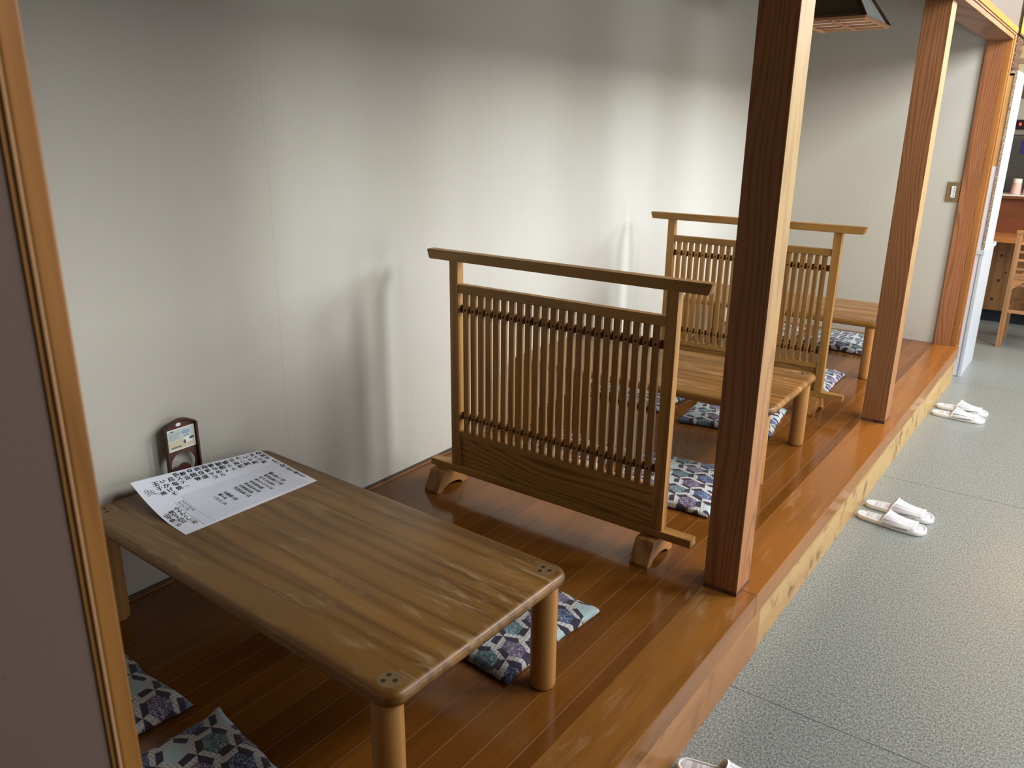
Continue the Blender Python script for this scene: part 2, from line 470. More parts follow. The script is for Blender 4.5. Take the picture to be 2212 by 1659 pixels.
# ------------------------------------------------------------------ lattice screens
def make_screen(label, loc, rz=0):
    t = thing('partition_screen', label, 'screen', loc, rz, 'wooden lattice partition screens')
    # top rail: ends cut at a slant, wider above
    bm = bmesh.new(); add_prism(bm, [(-.534, .905), (-.524, .872), (.524, .872), (.534, .905)], 'y', -.022, .018, .002)
    bm_obj('top_rail', bm, screen_x, t)
    for s in (-1, 1):
        c = s * .416
        box('upright', screen_z, c - .0185, c + .0185, -.016, .016, .1065, .8715, t, bev=.002)
    box('upper_bar', screen_x, -.397, .397, -.013, .013, .762, .793, t, bev=.0015)
    box('lower_bar', screen_x, -.397, .397, -.013, .013, .222, .245, t, bev=.0015)
    box('lower_panel', screen_panel, -.397, .397, -.004, .006, .107, .2215, t, bev=0)
    box('base_rail', screen_x, -.535, .535, -.021, .021, .080, .106, t, bev=.002)
    bm = bmesh.new()
    rr = random.Random(3)
    P = .0335
    for i in range(23):
        c = (i - 11) * P
        w = .0107 + rr.uniform(-.0008, .0008)
        add_box(bm, c - w, c + w, -.011, .0035, .2455, .7615, .001, 1)
    sp = bm_obj('slat_panel', bm, slat_m, t)
    for z in (.302, .703):
        box('batten', batten_m, -.397, .397, .0036, .0115, z - .014, z + .014, t, bev=.0008)
    nm = None
    for z in (.302, .703):
        for i in range(23):
            c = (i - 11) * P
            if nm is None:
                b2 = bmesh.new()
                q = bmesh.new(); add_lathe(q, [(.0040, 0), (.0038, .0008), (.0022, .0016), (.0004, .0018)], 12)
                merge(b2, q, Matrix.Rotation(PI / 2, 4, 'X'))
                n0 = bm_obj('nail', b2, nail_m, sp, smooth=True); nm = n0.data
                n0.location = (c, -.011, z)
            else:
                n = bpy.data.objects.new('nail', nm); COL.objects.link(n); n.parent = sp; n.location = (c, -.011, z)
    # feet: sloping shoulders, flat top, arched underside
    pr = [(-.088, 0), (-.088, .010), (-.052, .078), (-.048, .0798), (.048, .0798), (.052, .078), (.088, .010), (.088, 0), (.058, 0)]
    for k in range(1, 8):
        a = PI * k / 8
        pr.append((.058 * math.cos(a), .022 * math.sin(a)))
    pr.append((-.058, 0))
    for cx in (FOOTL, .397):
        bm = bmesh.new(); add_prism(bm, [(p[0], p[1]) for p in pr], 'x', cx - .032, cx + .032, .0015)
        bm_obj('foot', bm, foot_m, t)
    return t
foot_m = wood('screen foot wood', (.22, .09, .018), (.46, .23, .065), axis='y', rings=60, rough=.45, contrast=1.2)
FOOTL = -.478
s1 = make_screen('slatted wooden partition screen beside the bare low table', (.690, 2.301, 0), 0)
s2 = dup(s1, (.672, 4.050, 0), 0, 'slatted wooden partition screen partly behind the thick cedar post')

# ------------------------------------------------------------------ low tables
def round_rect(x0, x1, y0, y1, r, seg=6):
    pts = []
    for cx, cy, a0 in ((x1 - r, y0 + r, -PI / 2), (x1 - r, y1 - r, 0), (x0 + r, y1 - r, PI / 2), (x0 + r, y0 + r, PI)):
        for k in range(seg + 1):
            a = a0 + PI / 2 * k / seg; pts.append((cx + r * math.cos(a), cy + r * math.sin(a)))
    return pts

def make_table(label, loc, rz):
    t = thing('low_table', label, 'table', loc, rz, 'low wooden tables on the platform')
    X, Y, Z = .595, .295, .325
    bm = bmesh.new(); lay = []
    for ins, z in ((.012, Z - .032), (.004, Z - .029), (0, Z - .021), (0, Z - .013), (.003, Z - .006), (.009, Z - .0015), (.016, Z)):
        lay.append([bm.verts.new((p[0], p[1], z)) for p in round_rect(-X + ins, X - ins, -Y + ins, Y - ins, .042 - ins, 8)])
    n = len(lay[0])
    for a, b in zip(lay, lay[1:]):
        for i in range(n): bm.faces.new((a[i], a[(i + 1) % n], b[(i + 1) % n], b[i]))
    bm.faces.new(lay[0][::-1]); bm.faces.new(lay[-1])
    bm_obj('tabletop', bm, table_m, t, angle=50)
    for sx in (-1, 1):
        for sy in (-1, 1):
            bm = bmesh.new()
            add_lathe(bm, [(.026, 0), (.030, .002), (.0318, .007), (.032, .02), (.032, Z - .0325)], 40)
            bm_obj('leg', bm, leg_m, t, (sx * .545, sy * .257, 0), angle=40)
            bm = bmesh.new(); add_lathe(bm, [(.025, 0), (.0248, .0004)], 40)
            d = bm_obj('corner_inlay', bm, inlay_m, t, (sx * .548, sy * .250, Z), angle=40)
            for px, py in ((-.010, .008), (.011, .004), (-.006, -.011)):
                bm = bmesh.new(); add_lathe(bm, [(.0052, .0004), (.0050, .0008)], 14)
                bm_obj('screw_plug', bm, plug_m, d, (px, py, 0))
    return t
T1 = make_table('bare low table with handwritten menu, nearest the camera', (.612, 1.327, 0), math.radians(-1.3))
T2 = dup(T1, (.604, 3.300, 0), math.radians(.6), 'low table between the two lattice screens, worn pale top')
T3 = dup(T1, (.590, 5.045, 0), 0, 'low table at the end wall behind the farthest screen')

# ------------------------------------------------------------------ floor cushions
def cushion(label, cx, cy, rz, s=.42, h=.036, seed=0, lift=()):
    N = 56; bm = bmesh.new(); g = {}
    for side in (0, 1):
        for i in range(N + 1):
            for j in range(N + 1):
                u, v = 2 * i / N - 1, 2 * j / N - 1
                edge = i in (0, N) or j in (0, N)
                if side and edge: g[side, i, j] = g[0, i, j]; continue
                # sides pulled in slightly between sharp corners
                pu = 1 - .035 * (1 - v * v) ** 1.2; pv = 1 - .035 * (1 - u * u) ** 1.2
                x, y = u * s / 2 * pu, v * s / 2 * pv
                prof = ((1 - abs(u) ** 4.5) * (1 - abs(v) ** 4.5)) ** .42
                w = mnoise.noise(Vector((x * 9 + seed * 3.7, y * 9, seed))) * .005
                w += mnoise.noise(Vector((x * 26 + seed, y * 26, 3))) * .0022
                r = max(abs(u), abs(v))
                w += math.sin(math.atan2(v, u) * 22 + seed) * .0022 * max(0, (r - .72) / .28) * (abs(abs(u) - abs(v)) < .35)
                x += mnoise.noise(Vector((y * 14 + seed, 1.3, seed))) * .006 * abs(u); y += mnoise.noise(Vector((x * 14, 9.3, seed))) * .006 * abs(v)
                zc = .009
                top = zc + (h - zc) * prof + w * (prof > .2)
                z = top if side == 0 else .0005 + zc * (1 - prof) * .8
                if edge: z = zc + w * .4
                for (lu, lv, amt) in lift:
                    d = math.hypot(u - lu, v - lv)
                    if d < .5: z += amt * (1 - d / .5) ** 2
                g[side, i, j] = bm.verts.new((x, y, max(z, .0005)))
    for side in (0, 1):
        for i in range(N):
            for j in range(N):
                bm.faces.new((g[side, i, j], g[side, i + 1, j], g[side, i + 1, j + 1], g[side, i, j + 1]))
    o = bm_obj('floor_cushion', bm, cush_m, None, (cx, cy, 0), smooth=True)
    o.rotation_euler = (0, 0, rz)
    return tag(o, label, 'cushion', 'hexagon print floor cushions')
R = math.radians
cushion('hexagon print cushion cut off by the near wall end', .335, .79, R(-1), .43, seed=1)
cushion('hexagon print cushion with a puckered raised corner, in the foreground', .825, .79, R(-5), .43, .045, 2, lift=((-1, 1, .022),))
cushion('hexagon print cushion behind the round leg of the bare table', .905, 1.725, R(-3), .42, seed=3)
cushion('hexagon print cushion at the foot of the thick cedar post, beyond the near screen', .893, 2.845, R(6), .44, .042, 4)
cushion('hexagon print cushion seen only through the near screen slats', .40, 2.83, R(-4), .43, seed=5)
cushion('hexagon print cushion beyond the middle table, showing either side of the thick post', .80, 3.725, R(8), .43, seed=6)
cushion('hexagon print cushion under the middle table on its wall side', .30, 3.78, R(-5), .43, seed=7)
cushion('hexagon print cushion just behind the farthest screen foot', .835, 4.56, R(2), .43, seed=8)
cushion('hexagon print cushion behind the slats of the farthest screen', .35, 4.53, R(2), .42, seed=9)
cushion('hexagon print cushion beside the leg of the farthest table', .82, 5.50, R(-6), .44, .05, 10)
cushion('hexagon print cushion near the end wall behind the farthest screen', .33, 5.52, R(4), .42, seed=11)

# ------------------------------------------------------------------ slippers
def foot_outline(n=48, grow=0.0):
    """x along the foot from heel 0 to toe .27; returns closed outline."""
    L = .268
    st = [(0, 0), (.012, .020), (.03, .0285), (.07, .0330), (.12, .0355), (.17, .0425), (.21, .0465), (.24, .0420), (.258, .030), (.266, .015), (L, 0)]
    def w(x):
        for (a, wa), (b, wb) in zip(st, st[1:]):
            if a <= x <= b:
                t = (x - a) / (b - a); return wa + (wb - wa) * t
        return 0
    pts = []
    for k in range(n):
        a = 2 * PI * k / n
        x = L / 2 - L / 2 * math.cos(a)
        s = 1 if a < PI else -1
        ww = w(x)
        # round the ends
        if x < .03: ww = .0285 * math.sqrt(max(0, 1 - ((.03 - x) / .03) ** 2))
        if x > .228: ww = .0455 * math.sqrt(max(0, 1 - ((x - .228) / (L - .228)) ** 2))
        curve = -.006 * math.sin(PI * x / L)
        pts.append((x, s * ww + curve))
    cx = L / 2
    out = []
    for x, y in pts:
        dx, dy = x - cx, y
        out.append((cx + dx * (1 + grow * 2 / L), y * (1 + grow / .04)))
    return out

def make_slipper(label, loc, rz, mirror, strap_mat, group):
    t = thing('slipper', label, 'slipper', loc, rz, group)
    mir = -1 if mirror else 1
    bm = bmesh.new(); lay = []
    for g_, z in ((-.003, 0), (0, .003), (.0005, .010), (0, .017), (-.002, .0205), (-.005, .0215), (-.0085, .0205), (-.0085, .016)):
        lay.append([bm.verts.new((x, y * mir, z)) for x, y in foot_outline(56, g_)])
    n = 56
    for a, b in zip(lay, lay[1:]):
        for i in range(n): bm.faces.new((a[i], a[(i + 1) % n], b[(i + 1) % n], b[i]))
    bm.faces.new(lay[0]); bm.faces.new(lay[-1])
    bm_obj('sole', bm, sole_m, t, smooth=True)
    bm = bmesh.new(); lay = []
    for g_, z in ((-.009, .0162), (-.009, .0180), (-.011, .0186)):
        lay.append([bm.verts.new((x, y * mir, z)) for x, y in foot_outline(56, g_)])
    for a, b in zip(lay, lay[1:]):
        for i in range(n): bm.faces.new((a[i], a[(i + 1) % n], b[(i + 1) % n], b[i]))
    bm.faces.new(lay[0]); bm.faces.new(lay[-1])
    bm_obj('insole', bm, insole_m, t, smooth=True)
    # strap: arch lofted from instep to toe opening
    def arch(u, v, off=0.0):
        """u 0..1 instep->toe, v -1..1 across."""
        hw = (.0385 + .0105 * u) + off
        if u > .8: hw -= (u - .8) * .03
        hgt = .052 * (1 - u) + .024 * u + off - .008 * math.sin(PI * u)
        a = v * PI / 2
        y = hw * math.sin(a) ** 1 if True else 0
        z = .013 + hgt * max(0.0, math.cos(a)) ** .62
        # instep opening slants: sides reach back, the crest leans forward and up
        x0 = .098 + .026 * math.cos(a); x1 = .232 - .004 * abs(v)
        x = x0 + (x1 - x0) * u
        c = -.006 * math.sin(PI * x / .268)
        return (x, (y + c) * mir, z)
    NU, NV = 14, 24
    bm = bmesh.new(); g = {}
    for side, off in ((0, 0.0), (1, -.0028)):
        for i in range(NU + 1):
            for j in range(NV + 1):
                g[side, i, j] = bm.verts.new(arch(i / NU, 2 * j / NV - 1, off))
    for side in (0, 1):
        for i in range(NU):
            for j in range(NV):
                bm.faces.new((g[side, i, j], g[side, i + 1, j], g[side, i + 1, j + 1], g[side, i, j + 1]))
    for i in range(NU):
        for j in (0, NV): bm.faces.new((g[0, i, j], g[0, i + 1, j], g[1, i + 1, j], g[1, i, j]))
    for j in range(NV):
        for i in (0, NU): bm.faces.new((g[0, i, j], g[0, i, j + 1], g[1, i, j + 1], g[1, i, j]))
    bm_obj('strap', bm, strap_mat, t, smooth=True)
    for u in (0.0, 1.0):                     # white binding round both openings
        bm = bmesh.new(); rows = []
        du = .045 if u == 0 else -.075
        for j in range(NV + 1):
            v = 2 * j / NV - 1
            rows.append([bm.verts.new(arch(u - du * .15, v, .0014)), bm.verts.new(arch(u + du, v, .0014)),
                         bm.verts.new(arch(u + du, v, -.0034)), bm.verts.new(arch(u - du * .15, v, -.0034))])
        for a, b in zip(rows, rows[1:]):
            for i in range(4): bm.faces.new((a[i], a[(i + 1) % 4], b[(i + 1) % 4], b[i]))
        bm.faces.new(rows[0]); bm.faces.new(rows[-1])
        bm_obj('strap_binding', bm, bind_m, t, angle=50)
    return t
GA, GB, GC = 'dashed slippers by the middle of the step', 'lined slippers at the far end of the step', 'slippers at the bottom of the picture'
make_slipper('white slipper with dashed strap by the step, nearer one of the middle pair', (1.452, 3.505, H0), R(-1), False, strap_dots, GA)
make_slipper('white slipper with dashed strap by the step, farther one of the middle pair', (1.456, 3.632, H0), R(0), True, strap_dots, GA)
make_slipper('white slipper with lined strap by the step, nearer one of the farthest pair', (1.456, 5.115, H0), R(2), False, strap_line, GB)
make_slipper('white slipper with lined strap by the step, farther one of the farthest pair', (1.456, 5.262, H0), R(0), True, strap_line, GB)
make_slipper('white slipper mostly cut off by the lower picture edge', (1.456, 1.755, H0), R(12), False, strap_dots, GC)

# ------------------------------------------------------------------ handwritten menu on the near table
ink_m = plain('black ink', (.012, .012, .016), .7, var=.02)
paper_m = plain('laminated menu paper', (.86, .88, .96), .28, var=.015)
paper2_m = plain('pasted paper slip', (.78, .80, .89), .35, var=.015)
TZ = .3256
WP, HP = .432, .297           # width along y, depth from front edge to wall edge
def paper_pt(u, v, off=0.0):
    """u 0..1 near->far end along the wall, v 0..1 front edge -> wall edge; the wall side curls up."""
    fx0, fy0, fx1, fy1 = .351, 1.148, .359, 1.566
    X = fx0 + (fx1 - fx0) * u; Y = fy0 + (fy1 - fy0) * u
    lift = .053 * (1 - u) + .012 * u
    s = v * HP
    rise = lift * max(0, (v - .22) / .78) ** 1.7
    slope = 1.7 * lift / HP * max(0, (v - .22) / .78) ** .7 * 1.2
    dx = s - .5 * slope * rise * .8
    x = X - dx
    x = max(x, .036)
    y = Y + v * .022
    z = TZ + rise + .006 * math.sin(PI * v) * max(0, u - .75) * 4 * .5
    return Vector((x, y, z + off))
def sheet(name, u0, u1, v0, v1, mat, parent, off, th=.0006, nu=24, nv=24):
    bm = bmesh.new(); g = {}
    for s in (0, 1):
        for i in range(nu + 1):
            for j in range(nv + 1):
                g[s, i, j] = bm.verts.new(paper_pt(u0 + (u1 - u0) * i / nu, v0 + (v1 - v0) * j / nv, off + s * th))
    for s in (0, 1):
        for i in range(nu):
            for j in range(nv): bm.faces.new((g[s, i, j], g[s, i + 1, j], g[s, i + 1, j + 1], g[s, i, j + 1]))
    for i in range(nu):
        for j in (0, nv): bm.faces.new((g[0, i, j], g[0, i + 1, j], g[1, i + 1, j], g[1, i, j]))
    for j in range(nv):
        for i in (0, nu): bm.faces.new((g[0, i, j], g[0, i, j + 1], g[1, i, j + 1], g[1, i, j]))
    return bm_obj(name, bm, mat, parent, smooth=False, angle=40)

def text_mesh(s, res=2):
    cu = bpy.data.curves.new('t', 'FONT'); cu.body = s; cu.size = 1.0; cu.resolution_u = res
    cu.align_x = 'CENTER'; cu.align_y = 'CENTER'
    o = bpy.data.objects.new('t', cu); COL.objects.link(o)
    me = bpy.data.meshes.new_from_object(o.evaluated_get(bpy.context.evaluated_depsgraph_get()))
    vs = [v.co.copy() for v in me.vertices]; fs = [list(p.vertices) for p in me.polygons]
    bpy.data.objects.remove(o); bpy.data.curves.remove(cu); bpy.data.meshes.remove(me)
    return vs, fs
glyphs = {}
def glyph(c):
    if c not in glyphs:
        bpy.context.view_layer.update()
        vs, fs = text_mesh(c)
        if vs:
            xs = [v.x for v in vs]; ys_ = [v.y for v in vs]
            cx, cy = (min(xs) + max(xs)) / 2, (min(ys_) + max(ys_)) / 2
            vs = [Vector((v.x - cx, v.y - cy, 0)) for v in vs]
        glyphs[c] = (vs, fs)
    return glyphs[c]
jr = random.Random(11)
def write(bm, s, u, v, size, du=0.0, dv=-1.0, step=1.0, off=.0009, squash=1.0, bold=0):
    """Write characters from (u, v) stepping (du, dv) * size metres over the paper; the writing is upright seen
    from the front edge."""
    for k, c in enumerate(s):
        if c == ' ': continue
        vs, fs = glyph(c)
        cu = u + du * size * step * k / WP; cv = v + dv * size * step * k / HP
        rot = jr.uniform(-.20, .16); sc = size * jr.uniform(.88, 1.2)
        ca, sa = math.cos(rot), math.sin(rot)
        for b in range(bold + 1):
            o = b * .03 * size
            vv = []
            for p in vs:
                x = (p.x * ca - p.y * sa) * sc * squash + o; y = (p.x * sa + p.y * ca + p.x * .08) * sc
                vv.append(bm.verts.new(paper_pt(cu + x / WP, cv + y / HP, off + b * .00002)))
            for f in fs:
                try: bm.faces.new([vv[i] for i in f])
                except ValueError: pass

menu = thing('menu_sheet', 'large white laminated menu with handwritten Japanese dishes on the near table', 'menu')
sh = sheet('sheet', 0, 1, 0, 1, paper_m, menu, 0)
sl1 = sheet('pasted_slip', .212, .945, .035, .63, paper2_m, menu, .0008, .0003)
sl2 = sheet('pasted_slip', .145, .210, .030, .56, paper2_m, menu, .0009, .0004)
def line(s_, u, v, size, step=1.1, off=.0009, bold=1, name='writing'):
    bm = bmesh.new(); write(bm, s_, u, v, size, step=step, off=off, bold=bold * 2)
    return bm_obj(name, bm, ink_m, menu)
cols = ['◎刺身', 'まぐろ刺', 'いか刺', 'たこ刺', '甘海老', '鯵たた', '鯵酢〆', '鯵なめろ', '海鮮サラ', '刺身盛', '◎焼物', '鯵没', '鳥ステー', '鳥塩焼', 'いかげそ', '玉子焼']
us = [.962, .905, .850, .792, .735, .680, .625, .570, .515, .460, .405, .350, .300, .248, .190, .135]
for i, (cst, u) in enumerate(zip(cols, us)):
    line(cst, u, .955 - jr.uniform(0, .02) - (.04 if i > 12 else 0), .0190, step=1.22 if len(cst) < 4 else 1.12)
line('※お一人様一品以上御注文下', .972, .70, .0135, step=.98)
line('今やわらし三百', .118, .46, .0150, step=1.05)
line('焼なす四百', .075, .44, .0150, step=1.05)
line('山芋焼一百', .034, .42, .0150, step=1.05)
for k, s_ in enumerate(['クリーム三百', 'ナニテン百']):
    line(s_, .193 - k * .026, .53, .0095, step=1.1, off=.0018, bold=0)
meal = ['御定食千二百', '刺身定食千三百', '天ぷら定食千', '海老フライ六百', '鳥唐揚定食', '焼魚定食五百', '生姜焼定食', '冷奴定食三百', '', 'お新香三百', '親子丼', 'ごはん二百']
for k, s_ in enumerate(meal):
    if s_: line(s_, .84 - k * .042, .47 - k * .004, .0125, step=1.04, off=.0014, bold=1)
bm = bmesh.new()                                           # little brush drawing beside the egg dish
sk = plain('grey ink', (.25, .25, .28), .7)
def stroke(pts, w=.0012):
    for (a, b) in zip(pts, pts[1:]):
        d = Vector((b[0] - a[0], b[1] - a[1])); 
        if d.length == 0: continue
        nrm = Vector((-d.y / HP * WP, d.x)).normalized() * w
        q = [bm.verts.new(paper_pt(p[0] + s_ * nrm.x / WP, p[1] + s_ * nrm.y / HP, .0009)) for p, s_ in ((a, 1), (b, 1), (b, -1), (a, -1))]
        bm.faces.new(q)
stroke([(.035, .76), (.06, .775), (.09, .77), (.115, .74)]); stroke([(.04, .78), (.06, .80), (.08, .79), (.10, .76)], .0009)
for cu, cv in ((.05, .84), (.07, .825), (.085, .81), (.045, .81)):
    stroke([(cu + .010 * math.cos(a * PI / 4), cv + .016 * math.sin(a * PI / 4)) for a in range(9)], .0008)
bm_obj('brush_drawing', bm, sk, menu)

# ------------------------------------------------------------------ card stand by the wall
stand_m = wood('reddish stand wood', (.045, .016, .012), (.14, .055, .04), axis='z', rings=40, rough=.35)
st = thing('card_stand', 'small dark reddish wooden card stand with arched top leaning by the wall', 'stand', (.021, 1.352, .3255), R(2))
def arch_outline(w, h0, h1, n=10):
    pts = [(-w, 0), (w, 0), (w, h0)]
    for k in range(1, n):
        a = k / n; pts.append((w - 2 * w * a, h0 + (h1 - h0) * math.sin(PI * a)))
    pts.append((-w, h0)); return pts
hole = [(0 + .040 * math.cos(2 * PI * k / 24), .038 + .040 * math.sin(2 * PI * k / 24)) for k in range(24)]
def ring_plate(bm, outer, inner, x0, x1):
    """Plate with a hole: quads between resampled outer and inner loops."""
    n = 48
    def resample(pl, c):
        out = []
        for k in range(n):
            a = 2 * PI * k / n; d = Vector((math.cos(a), math.sin(a))); best = 0
            for p, q in zip(pl, pl[1:] + pl[:1]):
                e = Vector((q[0] - p[0], q[1] - p[1])); w = Vector((p[0] - c[0], p[1] - c[1]))
                den = d.x * e.y - d.y * e.x
                if abs(den) < 1e-9: continue
                t = (w.x * e.y - w.y * e.x) / den; s = (w.x * d.y - w.y * d.x) / den
                if t > best and -1e-6 <= s <= 1 + 1e-6: best = t
            out.append((c[0] + d.x * best, c[1] + d.y * best))
        return out
    c = (sum(p[0] for p in inner) / len(inner), sum(p[1] for p in inner) / len(inner))
    O, I = resample(outer, c), resample(inner, c)
    lv = [[bm.verts.new((x, p[0], p[1])) for p in pl] for x, pl in ((x0, O), (x1, O), (x1, I), (x0, I))]
    for a in range(4):
        A, B = lv[a], lv[(a + 1) % 4]
        for k in range(n): bm.faces.new((A[k], A[(k + 1) % n], B[(k + 1) % n], B[k]))
bm = bmesh.new(); ring_plate(bm, arch_outline(.051, .160, .180), hole, 0, .005)
bm_obj('back_board', bm, stand_m, st, angle=35)
bm = bmesh.new()
inn = [(p[0] * .93, .004 + p[1] * .968) for p in arch_outline(.051, .160, .180)]
ring_plate(bm, arch_outline(.052, .161, .182), inn, .005, .016)
bm_obj('rim', bm, stand_m, st, angle=35)
card_m = plain('cream printed card', (.90, .90, .80), .5, var=.02)
box('card', card_m, .0055, .0068, -.045, .045, .086, .152, st, bev=0)
cd = [o for o in bpy.data.objects if o.parent == st and o.name.startswith('card')][0]
def blob(name, pts, mat, par, x=.0071):
    bm = bmesh.new(); bm.faces.new([bm.verts.new((x, p[0], p[1])) for p in pts]); return bm_obj(name, bm, mat, par)
blob('printed_sky', [(-.041, .118), (.041, .118), (.041, .149), (-.041, .149)], plain('print pale green', (.62, .70, .66), .5), cd, .00695)
blob('printed_ground', [(-.041, .090), (.041, .090), (.041, .1175), (-.041, .1175)], plain('print pale straw', (.72, .66, .48), .5), cd, .00695)
navy_p = plain('print slate blue', (.13, .14, .20), .5); lb = plain('print light blue', (.42, .50, .62), .5)
el = lambda cy, cz, a, b, n=18: [(cy + a * math.cos(2 * PI * k / n), cz + b * math.sin(2 * PI * k / n)) for k in range(n)]
blob('printed_cloud', el(.016, .136, .014, .006), lb, cd)
blob('printed_animal', el(.022, .112, .017, .010), card_m, cd)
blob('printed_patch', el(.033, .114, .008, .0045), navy_p, cd, .0073)
blob('printed_patch', el(.010, .107, .004, .006), navy_p, cd, .0073)
blob('printed_ear', el(.013, .124, .0014, .003, 10), navy_p, cd, .0073)
blob('printed_ear', el(.022, .125, .0014, .003, 10), navy_p, cd, .0073)
bm = bmesh.new()
for k in range(5): add_box(bm, .0069, .0072, -.038, -.004, .120 + k * .0045, .1207 + k * .0045)
add_box(bm, .0069, .0073, -.034, -.002, .0945, .0985); add_box(bm, .0069, .0073, -.032, -.022, .144, .148)
bm_obj('printed_lines', bm, plain('print grey', (.20, .20, .22), .5), cd)
bm = bmesh.new(); q = bmesh.new(); add_lathe(q, [(.0085, 0), (.0085, .001)], 24)
for v in q.verts: v.co = Vector((v.co.z, v.co.x, v.co.y * .62))
merge(bm, q); ov = bm_obj('white_oval', bm, plain('white enamel', (.85, .84, .78), .4), st); ov.location = (.0055, -.004, .163)
bm = bmesh.new(); q = bmesh.new(); add_lathe(q, [(.022, 0), (.022, .003)], 28)
for v in q.verts: v.co = Vector((v.co.z, v.co.x, v.co.y))
merge(bm, q); ov = bm_obj('lower_disc', bm, stand_m, st); ov.location = (.002, .0, .020)

# ------------------------------------------------------------------ switch plate on the end wall
sw = thing('light_switch', 'gold light switch plate with three white rockers on the end wall', 'switch', (1.257, Y_BACK, .963))
brass = plain('brushed gold plate', (.50, .40, .23), .35, .75)
white_p = plain('white plastic', (.80, .80, .80), .35, var=.02)
box('plate', brass, -.0355, .0355, -.006, -.0003, -.060, .060, sw, bev=.002)
box('plate_rim', plain('bright gold', (.75, .64, .42), .3, .7), -.033, .033, -.0075, -.0062, -.057, .057, sw, bev=.0005)
box('plate_face', brass, -.0305, .0305, -.0085, -.0077, -.0545, .0545, sw, bev=.0003)
for k in range(3):
    r_ = box('rocker', white_p, -.0115, .0115, -.0125, -.0087, -.0345 + k * .0235, -.0125 + k * .0235, sw, bev=.0012)
    box('marker', plain('grey marker', (.12, .12, .13), .4), .004, .008, -.0132, -.0127, -.028 + k * .0235, -.018 + k * .0235, r_, bev=0)
for zz in (-.05, .05):
    bm = bmesh.new(); q = bmesh.new(); add_lathe(q, [(.0025, 0), (.0020, .0008)], 12); merge(bm, q, Matrix.Rotation(PI / 2, 4, 'X'))
    bm_obj('screw', bm, nail_m, sw, (0, -.0087, zz))

# ------------------------------------------------------------------ hanging paper lamp
lamp = thing('hanging_lamp', 'square hanging paper lamp shade with wooden lattice underside above the platform', 'lamp', (.690, 4.815, 1.835))
lw_x = wood('lamp lath x', (.36, .17, .07), (.60, .34, .17), axis='x', rings=40, rough=.5)
lw_y = wood('lamp lath y', (.36, .17, .07), (.60, .34, .17), axis='y', rings=40, rough=.5)
lw_d = wood('lamp dark lath', (.05, .025, .015), (.13, .065, .035), axis='x', rings=40, rough=.5)
paper_l = plain('lamp paper', (.82, .81, .77), .8)
cloth_l = plain('lamp brown cloth', (.16, .13, .085), .8)
q_ = .253
bm = bmesh.new()
add_box(bm, -q_, q_, -q_, -q_ + .018, 0, .014, .001); add_box(bm, -q_, q_, q_ - .018, q_, 0, .014, .001)
bm_obj('frame_lath', bm, lw_x, lamp)
bm = bmesh.new()
add_box(bm, -q_, -q_ + .018, -q_ + .018, q_ - .018, 0, .014, .001); add_box(bm, q_ - .018, q_, -q_ + .018, q_ - .018, 0, .014, .001)
bm_obj('frame_lath', bm, lw_y, lamp)
for k in range(3):
    yy = -.125 + k * .125
    box('cross_lath', lw_x, -q_ + .018, q_ - .018, yy - .006, yy + .006, .002, .011, lamp, bev=0)
for k in range(2):
    xx = -.085 + k * .17
    box('cross_lath', lw_y, xx - .008, xx + .008, -q_ + .018, q_ - .018, -.006, .0018, lamp, bev=0)
box('diffuser', paper_l, -q_ + .018, q_ - .018, -q_ + .018, q_ - .018, .0115, .0135, lamp, bev=0)
top_, hh = .115, .21
P4 = [(-1, -1), (1, -1), (1, 1), (-1, 1)]
for k in range(4):
    a, b = P4[k], P4[(k + 1) % 4]
    bm = bmesh.new(); i_ = .242
    vs = [bm.verts.new(p) for p in ((a[0] * i_, a[1] * i_, .0145), (b[0] * i_, b[1] * i_, .0145), (b[0] * top_, b[1] * top_, hh), (a[0] * top_, a[1] * top_, hh))]
    bm.faces.new(vs)
    o_ = bm_obj('shade_panel', bm, cloth_l if k == 0 else paper_l, lamp)
    md = o_.modifiers.new('s', 'SOLIDIFY'); md.thickness = .002
    bm = bmesh.new(); w_ = .011                      # corner strip up the slope
    c0 = Vector((a[0] * .246, a[1] * .246, .0145)); c1 = Vector((a[0] * top_, a[1] * top_, hh + .004))
    ring0 = [bm.verts.new(c0 + Vector(d) * w_) for d in ((1, 1, 0), (-1, 1, 0), (-1, -1, 0), (1, -1, 0))]
    ring1 = [bm.verts.new(c1 + Vector(d) * w_) for d in ((1, 1, 0), (-1, 1, 0), (-1, -1, 0), (1, -1, 0))]
    for i in range(4): bm.faces.new((ring0[i], ring0[(i + 1) % 4], ring1[(i + 1) % 4], ring1[i]))
    bm.faces.new(ring0); bm.faces.new(ring1)
    bm_obj('corner_strip', bm, lw_d, lamp)
box('lower_rim', lw_d, -q_ + .004, q_ - .004, -q_ + .004, -q_ + .016, .0145, .026, lamp, bev=0)
box('lamp_cap', lw_d, -.13, .13, -.13, .13, hh + .0045, hh + .022, lamp, bev=.002)
bm = bmesh.new(); add_lathe(bm, [(.004, hh + .022), (.004, .515)], 10); bm_obj('cord', bm, plain('cord', (.05, .05, .05), .6), lamp)

